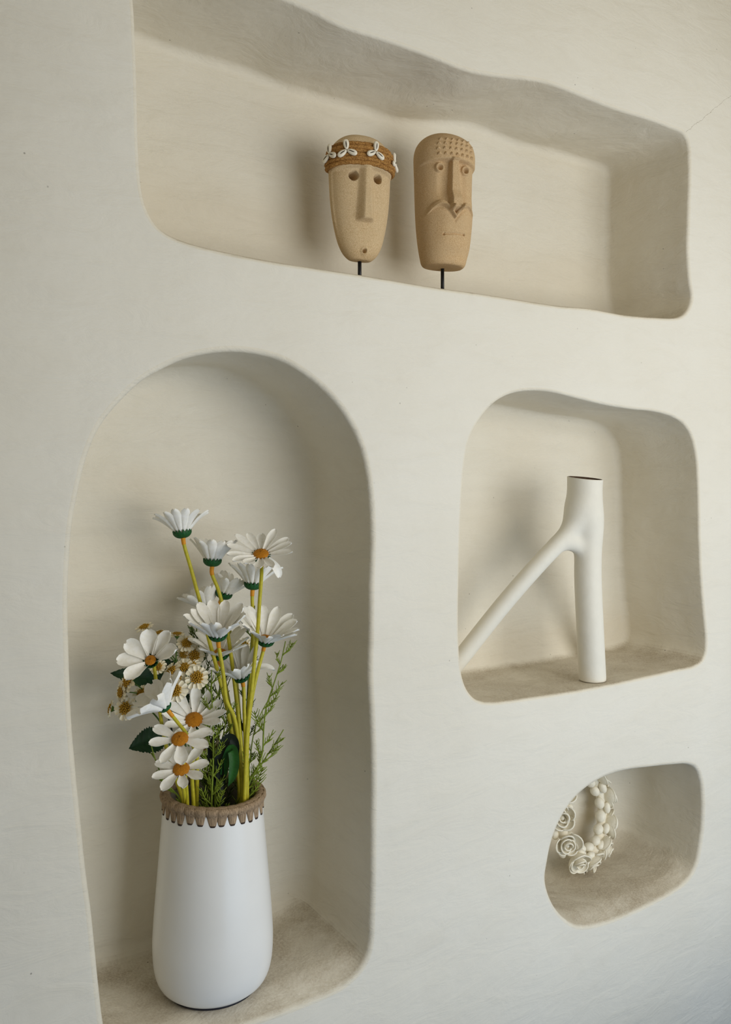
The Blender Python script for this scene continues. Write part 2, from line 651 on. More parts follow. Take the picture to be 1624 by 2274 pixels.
# ------------------------------------------------------------------ stone masks
def hermite(pts):
    xs = [p[0] for p in pts]
    ys = [p[1] for p in pts]

    def f(x):
        if x <= xs[0]:
            return ys[0]
        if x >= xs[-1]:
            return ys[-1]
        i = max(k for k in range(len(xs) - 1) if xs[k] <= x)
        h = xs[i + 1] - xs[i]
        def sl(k):
            a, b = max(0, k - 1), min(len(xs) - 1, k + 1)
            return (ys[b] - ys[a]) / (xs[b] - xs[a])
        t = (x - xs[i]) / h
        return ((2 * t ** 3 - 3 * t * t + 1) * ys[i] + (t ** 3 - 2 * t * t + t) * h * sl(i)
                + (-2 * t ** 3 + 3 * t * t) * ys[i + 1] + (t ** 3 - t * t) * h * sl(i + 1))
    return f


def carve(profile, kf, kb, ex, disp, nf=210, nb=60, rows=230):
    """profile: (half width, height) from the middle of the underside to the crown; front is -y"""
    pl = resample(catmull([(w_, 0, h) for w_, h in profile], 12), rows)
    th = [PI * 1.0 + PI * k / nf for k in range(nf)] + [PI * k / nb for k in range(nb)]
    # th runs pi..2pi over the front (sin < 0), then 0..pi over the back
    mb = MB()
    rs = []
    for p in pl:
        W, z = max(p.x, 2e-5), p.z
        ring = []
        for a in th:
            c, s = math.cos(a), math.sin(a)
            x = W * math.copysign(abs(c) ** ex, c)
            y = W * (kf if s < 0 else kb) * math.copysign(abs(s) ** ex, s)
            if s < 0:
                wgt = sst(0.0, 0.42, -s)
                y -= disp(x, z) * wgt
            ring.append(Vector((x, y, z)))
        rs.append(ring)
    mb.rings(rs, True, True, True)
    return mb


def front_y(profile, kf, ex, x, z, disp=None):
    pl = resample(catmull([(w_, 0, h) for w_, h in profile], 12), 230)
    best = min(pl, key=lambda p: abs(p.z - z) + (10 if p.x < abs(x) else 0))
    c = min(0.999, abs(x) / max(best.x, 1e-5)) ** (1 / ex)
    y = -best.x * kf * (1 - c * c) ** (ex / 2)
    return y - (disp(x, z) if disp else 0)


def smax(a, b, k=0.004):
    h = min(1, max(0, 0.5 + 0.5 * (a - b) / k))
    return b + (a - b) * h + k * h * (1 - h)


P1 = [(0, 0.0), (0.014, 0.0), (0.022, 0.0012), (0.0295, 0.0065), (0.036, 0.014), (0.0445, 0.031), (0.0515, 0.056), (0.0570, 0.085),
      (0.0605, 0.115), (0.0622, 0.142), (0.0632, 0.166), (0.0640, 0.183), (0.0622, 0.200), (0.0570, 0.214),
      (0.0470, 0.2265), (0.033, 0.2355), (0.016, 0.240), (0.0, 0.241)]


def disp1(x, z):
    ax = abs(x)
    zb = 0.1695 - 1.6 * x * x
    rec = -0.0085 * (1 - sst(zb - 0.003, zb + 0.003, z)) * sst(0.0, 0.085, z)
    f = min(1, max(0, (z - 0.070) / 0.10))
    hw = 0.0160 - 0.0050 * f
    nose = (0.0175 - 0.008 * f) * sst(hw + 0.005, hw - 0.009, ax) * sst(0.0670, 0.0735, z) * (1 - sst(0.166, 0.178, z))
    d = rec + nose
    for s in (-1, 1):
        q = math.hypot(x - s * 0.0250, z - 0.1535)
        d -= 0.034 * sst(0.0094, 0.0078, q)
    q = math.hypot(x, z - 0.0150)
    d += 0.0022 * sst(0.010, 0.005, q) - 0.013 * sst(0.0048, 0.0034, q)
    return d


P2 = [(w_ * 1.085, h * 0.966) for w_, h in [(0, 0.0), (0.030, 0.0), (0.0385, 0.001), (0.0425, 0.0055), (0.0460, 0.020), (0.0505, 0.05), (0.0540, 0.09), (0.0560, 0.14),
      (0.0570, 0.185), (0.0580, 0.215), (0.0575, 0.236), (0.0530, 0.253), (0.0425, 0.2685), (0.0270, 0.2785), (0.012, 0.282),
      (0.0, 0.2825)]]


def disp2(x, z):
    ax = abs(x)
    zb = 0.2045 - 1.6 * x * x
    cap = 0.0075 * sst(zb - 0.0025, zb + 0.002, z) * (1 - sst(0.24, 0.268, z))
    f = min(1, max(0, (z - 0.104) / 0.097))
    hw = 0.0125 - 0.0045 * f
    nose = (0.021 - 0.007 * f) * sst(hw + 0.0022, hw - 0.0020, ax) * sst(0.0995, 0.107, z) * (1 - sst(0.202, 0.208, z))
    # cheeks lie back beside the nose
    d = cap + nose - 0.0085 * (1 - sst(zb - 0.003, zb, z)) * sst(0.12, 0.145, z) * (1 - sst(0.02, 0.036, ax) * 0.6)
    # moustache: a ridge that falls to the middle and turns up at its ends
    zc = 0.0920 + 0.025 * math.sin(min(PI * .95, PI / 2 * ax / 0.029))
    m = sst(0.0068, 0.0026, abs(z - zc)) * (1 - sst(0.046, 0.054, ax)) * (1 - .4 * sst(.03, .05, ax))
    d += 0.0110 * m
    # the face below it is fuller
    d += 0.004 * sst(0.012, 0.04, z) * (1 - sst(zc - 0.006, zc + 0.002, z))
    # chin block around the mouth
    d += 0.0028 * sst(0.042, 0.016, ax) * sst(0.020, 0.060, z) * (1 - sst(zc - 0.018, zc - 0.006, z))
    mz = 0.0570 + 0.05 * x - 0.3 * x * x
    d -= 0.0045 * sst(0.0021, 0.0006, abs(z - mz)) * sst(0.024, 0.020, ax)
    d -= 0.004 * sst(0.0032, 0.0012, math.hypot(ax - 0.022, z - mz + .0004))
    for s in (-1, 1):
        q = math.hypot(x - s * 0.0285, z - 0.1890)
        d += 0.0050 * sst(0.0030, 0.0010, abs(q - 0.0076)) - 0.006 * sst(0.0046, 0.0026, q)
    return d


def stand(root, top, zfloor_local, x=0.0):
    mb = MB()
    mb.tube([(x, 0, zfloor_local + 0.004), (x, 0, top)], 0.0037, 14)
    mb.build('stand_rod', M_BLACK, root)
    mb = MB()
    mb.lathe([(0, 0), (0.030, 0), (0.031, 0.001), (0.031, 0.005), (0.030, 0.006), (0, 0.006)], 40, (x, 0, zfloor_local))
    mb.build('stand_base', M_BLACK, root)


# mask with the rope band
p = at(799, 581, 0.125)
zf = floor_z('top', p.x) + 0.0015
m1 = empty('stone_mask', (p.x, 0.125, zf), 'sandstone mask wearing a rope headband with cowrie shells, on black rod', 'mask',
           'carved stone masks on rods in the long niche', math.radians(-9))
off1 = p.z - zf
b = carve(P1, 0.66, 0.42, 0.86, disp1)
for i, q in enumerate(b.v):
    b.v[i] = q + UP * off1
b.build('carved_face', M_STONE, m1)
stand(m1, off1 + 0.02, 0.0)


def section1(z, grow):
    pl = resample(catmull([(w_, 0, h) for w_, h in P1], 12), 200)
    q = min(pl, key=lambda t: abs(t.z - z) + (1 if t.z < 0.1 else 0))
    W = q.x
    out = []
    for k in range(120):
        a = 2 * PI * k / 120
        c, s = math.cos(a), math.sin(a)
        x = (W + grow) * math.copysign(abs(c) ** .86, c)
        y = (W * (0.66 if s < 0 else .42) + grow) * math.copysign(abs(s) ** .86, s)
        out.append(Vector((x, y, z)))
    return out


band = MB()
for k in range(6):
    z0 = 0.1755 + k * 0.0073
    ring = section1(z0, 0.0022 + 0.001 * math.sin(k * 2.1))
    ring = [Vector((q.x, q.y, z0 - 0.9 * q.x * q.x + off1 + 0.0006 * noise.noise(q * 60 + Vector((k, 0, 0))))) for q in ring]
    n = 14
    rs = []
    for i in range(480):
        s = i / 480 * len(ring)
        j = int(s) % len(ring)
        q = ring[j].lerp(ring[(j + 1) % len(ring)], s - int(s))
        t = (ring[(j + 1) % len(ring)] - ring[j]).normalized()
        o_ = Vector((t.y, -t.x, 0)).normalized()
        up = UP
        rr = []
        for a in range(n):
            th = 2 * PI * a / n
            r = 0.0042 + 0.00035 * math.cos(3 * th + i / 480 * 2 * PI * 26)
            rr.append(q + o_ * (r * math.cos(th)) + up * (r * math.sin(th)))
        rs.append(rr)
    rs.append(rs[0])
    band.rings(rs, True)
hb = band.build('rope_headband', M_ROPE, m1)


def cowrie(c, along, outw, parent, L=0.0104, Wd=0.0056):
    """an egg-shaped shell, its slit side outward"""
    along, outw = along.normalized(), outw.normalized()
    side = outw.cross(along).normalized()
    mb = MB()
    rs = []
    n = 22
    for i in range(17):
        t = -1 + 2 * i / 16
        r = math.sqrt(max(0, 1 - t * t)) * (1 + 0.18 * t)
        r = max(r, 0.02)
        rr = []
        for k in range(n):
            a = 2 * PI * k / n
            u, h = math.cos(a), math.sin(a)
            groove = 0.42 * math.exp(-(u / 0.16) ** 2) * (1 - t * t) if h > 0 else 0
            rr.append(c + along * (t * L) + side * (u * r * Wd) + outw * ((h - groove) * r * Wd * 0.72))
        rs.append(rr)
    mb.rings(rs, True, True, True)
    # the dark mouth of the shell
    sl = [c + along * (L * (-0.66 + 1.32 * i / 10)) + outw * (Wd * 0.72 * 0.74 * math.sqrt(1 - (-.72 + 1.44 * i / 10) ** 2)) for i in range(11)]
    mb.tube(sl, lambda s: 0.00055 + 0.0005 * math.sin(PI * s), 8, 1)
    mb.build('cowrie_shell', [M_SHELL, M_DARK], parent)


# trefoils of shells round the band: angle from the front, height
for ang, dz in ((-76, 0.0), (-35, 0.0), (8, 0.001), (64, -.001)):
    a = math.radians(ang) - PI / 2
    c, s = math.cos(a), math.sin(a)
    W = 0.064
    x = (W + 0.0052) * math.copysign(abs(c) ** .86, c)
    y = (W * .66 + 0.0062) * math.copysign(abs(s) ** .86, s)
    z = 0.1965 + dz - 0.9 * x * x + off1
    # outward normal of the oval
    nv = Vector((c / 1.0, s / 0.66, 0.12)).normalized()
    tx = UP.cross(nv).normalized()
    ty = nv.cross(tx)
    C0 = Vector((x, y, z))
    for k in range(3):
        t = PI / 2 + k * 2 * PI / 3 + (0.12 if ang < 0 else -0.1)
        d = tx * math.cos(t) + ty * math.sin(t)
        cowrie(C0 + d * 0.0108 + nv * 0.001, d, nv, hb)

# mask with the studded cap
p = at(983, 597, 0.125)
zf = floor_z('top', p.x) + 0.0015
m2 = empty('stone_mask', (p.x, 0.125, zf), 'sandstone mask with studded cap and raised moustache, on black rod', 'mask',
           'carved stone masks on rods in the long niche', math.radians(-12))
off2 = p.z - zf
b = carve(P2, 0.92, 0.55, 0.92, disp2, 230, 60, 250)
for i, q in enumerate(b.v):
    b.v[i] = q + UP * off2
face2 = b.build('carved_face', M_STONE2, m2)
st = MB()
for r, z in enumerate((0.2135, 0.2240, 0.2340, 0.2430)):
    nn = 7 if r < 3 else 6
    for k in range(nn):
        x = (k - (nn - 1) / 2) * 0.0118 + (0.0 if r % 2 else 0.0018)
        hw = 0.0043
        y = front_y(P2, 0.92, 0.92, x, z, disp2)
        dy = (front_y(P2, .92, .92, x, z + .004, disp2) - front_y(P2, .92, .92, x, z - .004, disp2)) / .008
        dx = (front_y(P2, .92, .92, x + .004, z, disp2) - front_y(P2, .92, .92, x - .004, z, disp2)) / .008
        base = [Vector((x + a * hw, y + dx * a * hw + dy * c_ * hw + 0.0012, z + c_ * hw + off2))
                for a, c_ in ((-1, -.9), (1, -.9), (1.0, .3), (0, 1.1), (-1, .3))]
        nv = Vector((dx, -1, dy)).normalized()
        tip = Vector((x, y, z - 0.0004 + off2)) + nv * 0.0052
        st.add(base + [tip], [(i, (i + 1) % 5, 5) for i in range(5)])
st.build('stud_pattern', M_STONE2, face2, smooth=False)
stand(m2, off2 + 0.02, 0.0)

# ------------------------------------------------------------------ white vase with raffia rim
VC = at(474, 1762, 0.095)
vx, vy = VC.x, VC.y
VZ = max(floor_z('arch', vx + d_) for d_ in (-.07, -.035, 0, .035, .07)) + 0.001
VH = VC.z - VZ                                # height of the rim ring's middle
S = VH / 0.318
vase = empty('tapered_vase', (vx, vy, VZ), 'tall white tapered vase with brown raffia rim, holding the flowers', 'vase')
vo = Vector((vx, vy, VZ))


def slant(q):
    """the hand-made mouth is not quite level: it falls a little to the right"""
    return q - UP * (0.05 * q.dot(VR) * sst(0.12, 0.31, q.z))


mb = MB()
prof = [(0, 0.004), (0.074, 0.004), (0.082, 0.006), (0.0895, 0.0125), (0.0955, 0.024), (0.0995, 0.042), (0.1012, 0.066), (0.1012, 0.085),
        (0.0998, 0.11), (0.0972, 0.145), (0.0938, 0.185), (0.0900, 0.23), (0.0862, 0.275), (0.0838, 0.305), (0.0832, 0.316)]
outer = catmull([(r, 0, h * S) for r, h in prof[2:]], 6)
inner = [(0.0755, 0.316), (0.0762, 0.30), (0.080, 0.26), (0.084, 0.20), (0.088, 0.14), (0.086, 0.06), (0.07, 0.02), (0, 0.018)]
pl = [(r, h * S) for r, h in prof[:2]] + [(q.x, q.z) for q in outer]
mb.lathe(pl, 96, (0, 0, 0))
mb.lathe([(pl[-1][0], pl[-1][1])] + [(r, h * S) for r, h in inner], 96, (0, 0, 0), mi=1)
mb.v = [slant(q) for q in mb.v]
mb.build('vase_body', [M_VASE, M_VIN], vase)
mb = MB()
mb.lathe([(0, 0), (0.0775, 0), (0.0785, 0.001), (0.0785, 0.0044), (0.077, 0.0050), (0, 0.0050)], 72)
mb.build('base_ring', M_BASE, vase)

# raffia: a wrapped ring, each stitch running over the rim and ending in a point
NS = 30
ZR = 0.318 * S
mb = MB()
RR, rr_ = 0.0796, 0.0078
rs = []
for i in range(NS * 10):
    a = 2 * PI * i / (NS * 10)
    ph = (i % 10) / 10
    bul = 1 + 0.10 * math.sin(PI * ph) + 0.05 * noise.noise(Vector((i * .9, 2, 0)))
    ring = []
    for k in range(16):
        t = 2 * PI * k / 16
        ring.append(slant(Vector(((RR + rr_ * bul * math.cos(t)) * math.cos(a), (RR + rr_ * bul * math.cos(t)) * math.sin(a),
                            ZR + rr_ * bul * 0.95 * math.sin(t)))))
    rs.append(ring)
rs.append(rs[0])
mb.rings(rs, True)
rim = mb.build('raffia_rim', M_RAFFIA, vase)
rp = [(q.x, q.z) for q in outer]


def vr(h):
    """outside radius of the vase at height h"""
    for (r0, h0), (r1, h1) in zip(rp, rp[1:]):
        if h0 <= h <= h1:
            return r0 + (r1 - r0) * (h - h0) / (h1 - h0)
    return rp[-1][0]


rnd = random.Random(3)
for k in range(NS):
    a0 = 2 * PI * (k + 0.5) / NS + rnd.uniform(-.02, .02)
    ln = 0.0275 + rnd.uniform(-.003, .003)
    mb = MB()
    rs = []
    for i in range(11):
        s = i / 10
        h = ZR + 0.0062 - s * (ln + 0.002)
        hw = (2 * PI * RR / NS) * (0.62 - 0.36 * s ** 1.5)
        if s > .93:
            hw *= .8
        base_r = max(vr(h), RR + rr_ * math.sqrt(max(0, 1 - ((h - ZR) / rr_) ** 2)) if abs(h - ZR) < rr_ else 0)
        th = 0.0034 * (1 - 0.45 * s)
        lean = (0.02 * math.sin(k * 1.7)) * s
        ring = []
        for j in range(10):
            t = 2 * PI * j / 10
            aa = a0 + lean + hw * math.cos(t) / RR
            r = base_r + 0.0002 + th * 0.75 * math.sin(t) * (1 + 0.12 * math.sin(9 * t + k))
            ring.append(slant(Vector((r * math.cos(aa), r * math.sin(aa), h))))
        rs.append(ring)
    mb.rings(rs[:10], True, True, False)
    mb.rings(rs[9:], True, False, True, 1)
    mb.build('raffia_stitch', [M_RAFFIA, M_TIP], rim)

# ------------------------------------------------------------------ three-legged branch vase
def branch_vase():
    ytop, ybase = 0.062, 0.046
    def P(px, py, y):
        return at(px, py, y)
    base = P(1317, 1500, ybase)
    fz = floor_z('mid', base.x)
    base.z = fz
    tops = P(1300.5, 1062, ytop)
    knee = P(1306, 1190, 0.058)
    mb = MB()
    main = catmull([base + Vector((0, 0, -0.01)), P(1311, 1400, .048), P(1306, 1280, 0.054), knee, P(1299, 1120, .06), tops + UP * 0.02], 8)
    def rmain(s):
        return 0.0305 if s < .45 else 0.0305 + 0.0100 * sst(.5, .75, s) - 0.0015 * sst(.75, .9, s) + .002 * sst(.9, 1, s)
    mb.tube(main, rmain, 28)
    foot = P(978, 1507, 0.165)
    foot.z = floor_z('mid', foot.x)
    l2 = catmull([P(1300, 1105, .06), P(1278, 1158, 0.064), P(1250, 1196, 0.070), P(1206, 1242, 0.082), P(1120, 1340, .112), foot + (foot - P(1120, 1342, .112)).normalized() * .02], 8)
    mb.tube(l2, lambda s: 0.0395 - 0.0190 * sst(0.04, 0.36, s) - .0005 * s, 24)
    f3 = P(1322, 1458, 0.195)
    f3.z = floor_z('mid', f3.x)
    l3 = catmull([P(1304, 1130, .062), P(1302, 1190, .085), P(1306, 1250, 0.11), f3 + (f3 - P(1306, 1250, .11)).normalized() * .02], 8)
    mb.tube(l3, lambda s: 0.034 - 0.014 * sst(0, .45, s), 24)
    mb.tube([P(1228, 1212, .076), P(1250, 1204, .070), P(1274, 1206, .062), P(1300, 1222, .058)], .0195, 16)
    tmp = mb.build('tmp_branch', M_BRANCH)
    md = tmp.modifiers.new('r', 'REMESH')
    md.mode = 'VOXEL'
    md.voxel_size = 0.0032
    md.use_smooth_shade = True
    sm = tmp.modifiers.new('s', 'SMOOTH')
    sm.factor = 0.5
    sm.iterations = 70
    dg = bpy.context.evaluated_depsgraph_get()
    me = bpy.data.meshes.new_from_object(tmp.evaluated_get(dg))
    old = tmp.data
    bpy.data.objects.remove(tmp)
    bpy.data.meshes.remove(old)
    # feet sit flat on the niche floor
    for v in me.vertices:
        f = floor_z('mid', min(1.7, max(1.0, v.co.x))) + 0.0012
        if v.co.z < f:
            v.co.z = f
    # a square saw cut at the top, tipping a little to the right, and a hollow in it
    import bmesh
    bm = bmesh.new()
    bm.from_mesh(me)
    cut_n = Vector((0.030, 0.0, 1.0))
    cut_n = (UP + VR * 0.085 + VT * 0.085).normalized()
    res = bmesh.ops.bisect_plane(bm, geom=bm.verts[:] + bm.edges[:] + bm.faces[:], plane_co=tops, plane_no=cut_n, clear_outer=True)
    ed = [e for e in bm.edges if e.is_boundary]
    loop = list({v for e in ed for v in e.verts})
    c = sum((v.co for v in loop), Vector()) / len(loop)
    r1 = bmesh.ops.extrude_edge_only(bm, edges=ed)
    nv = [g for g in r1['geom'] if isinstance(g, bmesh.types.BMVert)]
    ne = [g for g in r1['geom'] if isinstance(g, bmesh.types.BMEdge)]
    for v in nv:
        v.co = c + (v.co - c) * 0.945 + cut_n * 0.0005
    ne = [e for e in ne if e.is_boundary]
    inner_faces = set()
    for depth, sc_ in ((0.004, 0.97), (0.03, 0.9), (0.07, 0.8)):
        r1 = bmesh.ops.extrude_edge_only(bm, edges=ne)
        for g in r1['geom']:
            if isinstance(g, bmesh.types.BMVert):
                g.co = c + (g.co - c) * sc_ - cut_n * (depth if sc_ == .97 else 0.025)
            if isinstance(g, bmesh.types.BMFace):
                inner_faces.add(g)
        ne = [g for g in r1['geom'] if isinstance(g, bmesh.types.BMEdge) and g.is_boundary]
    r1 = bmesh.ops.edgeloop_fill(bm, edges=ne)
    inner_faces |= set(r1['faces'])
    bmesh.ops.recalc_face_normals(bm, faces=bm.faces[:])
    for f in bm.faces:
        f.smooth = True
    org = Vector((base.x, base.y, fz))
    inn = MB()
    idx = {}
    for f in inner_faces:
        inn.add([v.co.copy() for v in f.verts], [tuple(range(len(f.verts)))])
    bmesh.ops.delete(bm, geom=list(inner_faces), context='FACES')
    for v in bm.verts:
        v.co -= org
    bm.to_mesh(me)
    bm.free()
    root = empty('branch_vase', org, 'white three legged vase shaped like a forked branch, alone in rounded square niche', 'vase')
    me.name = 'branch_body'
    me.materials.clear()
    me.materials.append(M_BRANCH)
    o = bpy.data.objects.new('branch_body', me)
    COL.objects.link(o)
    o.parent = root
    inn.build('hollow', M_HOLLOW, root, origin=org)
    o2 = [x for x in root.children if x.name.startswith('hollow')][0]
    o2.location = (0, 0, 0)
    return root


branch_vase()

# ------------------------------------------------------------------ shell wreath
def wreath():
    R, rt = 0.0985, 0.020
    cpt = at(1290, 1826, 0.176)
    lean = math.radians(9)
    n_ = Vector((0.27, -math.cos(lean), math.sin(lean))).normalized()       # faces out of the niche, a little up
    ex = UP.cross(n_).normalized()      # along the ring, level
    ex = -ex
    ey = n_.cross(ex).normalized()
    if ey.z < 0:
        ey = -ey
    zf_ = max(floor_z('low', cpt.x + q * .015) for q in range(-5, 5)) + 0.002
    cpt.z = zf_ + (R + 0.037) * ey.z
    cpt.y = 0.171
    root = empty('shell_wreath', (cpt.x, cpt.y, zf_), 'cream wreath of shell roses and beads leaning in the small low niche', 'wreath')
    mb = MB()
    ring = [cpt + ex * (R * math.cos(2 * PI * k / 72)) + ey * (R * math.sin(2 * PI * k / 72)) for k in range(72)]
    mb.tube(ring + [ring[0]], rt * 0.62, 12, caps=False)
    org = Vector((cpt.x, cpt.y, zf_))
    mb.build('wreath_core', M_WSHELL, root, origin=org)
    core = root.children[0]
    core.location = (0, 0, 0)
    rnd = random.Random(11)

    def rose(c, a, r, tw):
        x, y, a = basis(a)
        mb = MB()
        # nested curved shell petals round a rolled middle
        for lay, (np_, rad, tilt, hgt) in enumerate(((5, 1.02, 0.5, 0.0), (3, 0.66, 0.1, 0.16), (2, 0.36, -0.1, 0.30))):
            for k in range(np_):
                t0 = tw + 2 * PI * k / np_ + lay * 0.9 + rnd.uniform(-.3, .3)
                span = PI * 1.05 / np_ + 0.22
                kr, kh, kt = rnd.uniform(.84, 1.14), rnd.uniform(-.22, .22), rnd.uniform(-.3, .5)
                front, back = [], []
                for i in range(7):
                    s = i / 6
                    fr, bk = [], []
                    for j in range(9):
                        t = t0 + (j / 8 - .5) * 2 * span
                        edge = 1 - 0.42 * abs(j / 4 - 1) ** 2.2
                        rr = r * rad * kr * (0.30 + 0.70 * math.sin(s * PI * 0.5) * edge + (tilt + kt) * 0.25 * s * s)
                        hh = r * (hgt + (0.75 + kh) * s ** 1.5 * edge - 0.25)
                        q = c + (x * math.cos(t) + y * math.sin(t)) * rr + a * hh
                        fr.append(q)
                        bk.append(q + (x * math.cos(t) + y * math.sin(t)) * (r * .07) - a * (r * .05))
                    front.append(fr)
                    back.append(bk)
                mb.rings(front, False)
                mb.rings([q[::-1] for q in back], False)
                # thick rolled lip
                lip = [(p_ + q_) / 2 for p_, q_ in zip(front[-1], back[-1])]
                mb.tube(lip, r * 0.075, 6)
                for side in (0, 8):
                    mb.rings([[f_[side], b_[side]] for f_, b_ in zip(front, back)], False)
        mb.ellipsoid(c + a * (r * .18), (x * r * .26, y * r * .26, a * r * .42), 12, 8)
        for q in mb.v:                       # the lowest petals rest on the niche floor
            q.z = max(q.z, zf_ + 0.003 + max(0, q.y - .155) * .25)
        o = mb.build('shell_rose', M_WSHELL, root, origin=org)
        o.location = (0, 0, 0)

    N = 11
    for k in range(N):
        t = 2 * PI * (k + .35) / N
        rd = ex * math.cos(t) + ey * math.sin(t)
        a = (n_ * 0.75 + rd * 0.72 + Vector((0, 0, rnd.uniform(-.1, .1)))).normalized()
        rose(cpt + rd * (R + 0.004) + a * 0.010, a, 0.0262 + rnd.uniform(-.0015, .0015), rnd.uniform(0, 6))
    # beads: inner row, and a row on the front between roses and inner row
    for k in range(16):
        t = 2 * PI * (k + rnd.uniform(-.12, .12)) / 16
        rd = ex * math.cos(t) + ey * math.sin(t)
        tg = -ex * math.sin(t) + ey * math.cos(t)
        r = 0.0118 + rnd.uniform(-.0012, .0012)
        c = cpt + rd * (R - 0.0195) + n_ * rnd.uniform(0.000, .008)
        mb = MB()
        mb.ellipsoid(c, (tg * r * 1.15, rd * r * .9, n_ * r), 16, 10)
        o = mb.build('shell_bead', M_WSHELL, root, origin=org)
        o.location = (0, 0, 0)
    for k in range(24):
        t = 2 * PI * (k + .5 + rnd.uniform(-.12, .12)) / 24
        rd = ex * math.cos(t) + ey * math.sin(t)
        tg = -ex * math.sin(t) + ey * math.cos(t)
        r = 0.0102 + rnd.uniform(-.001, .001)
        ou = k % 2
        c = cpt + (rd * (R + 0.016) - n_ * 0.012 if ou else rd * (R - 0.006) + n_ * 0.0165)
        mb = MB()
        mb.ellipsoid(c, (tg * r * 1.35, rd * r * .85, n_ * r * .85), 16, 10)
        o = mb.build('shell_bead', M_WSHELL, root, origin=org)
        o.location = (0, 0, 0)


wreath()
# ------------------------------------------------------------------ flowers
RIMZ = VZ + ZR


def in_vase(dx, dt, h):
    """a point inside the vase: dx to the right and dt towards the camera of its axis, h above its floor"""
    return Vector((vx, vy, VZ + h)) + VR * dx + VT * dt


def petal(c, out, axis, L, W, elev, curl, cup, rnd, notch=0.0, twist=0.0):
    """a cloth petal from c, running along `out`, lifted by elev and bending by curl"""
    side = axis.cross(out).normalized()
    ns, nt = 11, 7
    th = 0.00035
    top = []
    pos = Vector((0, 0))
    ang = elev
    fr = []
    for i in range(ns):
        s = i / (ns - 1)
        ang = elev + curl * s ** 1.5
        if i:
            pos = pos + Vector((math.cos(ang), math.sin(ang))) * (L / (ns - 1))
        w = W * min(1.0, 0.36 + 1.05 * s)
        if s > 0.62:
            w *= math.sqrt(max(0.05, 1 - ((s - 0.62) / 0.395) ** 2))
        ct, st_ = math.cos(ang), math.sin(ang)
        nrm = axis * ct - out * st_
        tw = twist * s
        row = []
        for j in range(nt):
            t = -1 + 2 * j / (nt - 1)
            h = cup * W * (t * t - .4) + 0.0007 * math.cos(t * 7.5) * math.sin(PI * min(1, s * 1.1))
            sd = t * w
            ext = -notch * L * (1 - abs(math.cos(t * 5.2))) * (s > .98)
            row.append(c + out * (pos.x + ext * ct) + axis * (pos.y + ext * st_)
                       + (side * math.cos(tw) + nrm * math.sin(tw)) * sd + nrm * h)
        fr.append((row, nrm))
    front = [r for r, _ in fr]
    back = [[p - n_ * th for p in r] for r, n_ in fr]
    mb = MB()
    mb.rings(front, False)
    mb.rings([r[::-1] for r in back], False)
    mb.rings([[f_[0], b_[0]] for f_, b_ in zip(front, back)], False)
    mb.rings([[b_[-1], f_[-1]] for f_, b_ in zip(front, back)], False)
    mb.rings([front[-1], back[-1]], False)
    return mb


def stem_mesh(pts, r0, r1, n=9, collar=0.0, knobs=0, rnd=None):
    path = catmull(pts, 7)
    mb = MB()
    mb.tube(path, lambda s: r0 + (r1 - r0) * s, n)
    if collar:
        d = [0.0]
        q = path[::-1]
        for a, b in zip(q, q[1:]):
            d.append(d[-1] + (b - a).length)
        cp = [p_ for p_, t in zip(q, d) if t < collar]
        if len(cp) < 2:
            cp = [q[0], q[0].lerp(q[1], min(1, collar / max(1e-6, d[1])))]
        mb.tube(cp, lambda s: r1 * (1.28 - 0.12 * s), n, 1)
    return mb, path


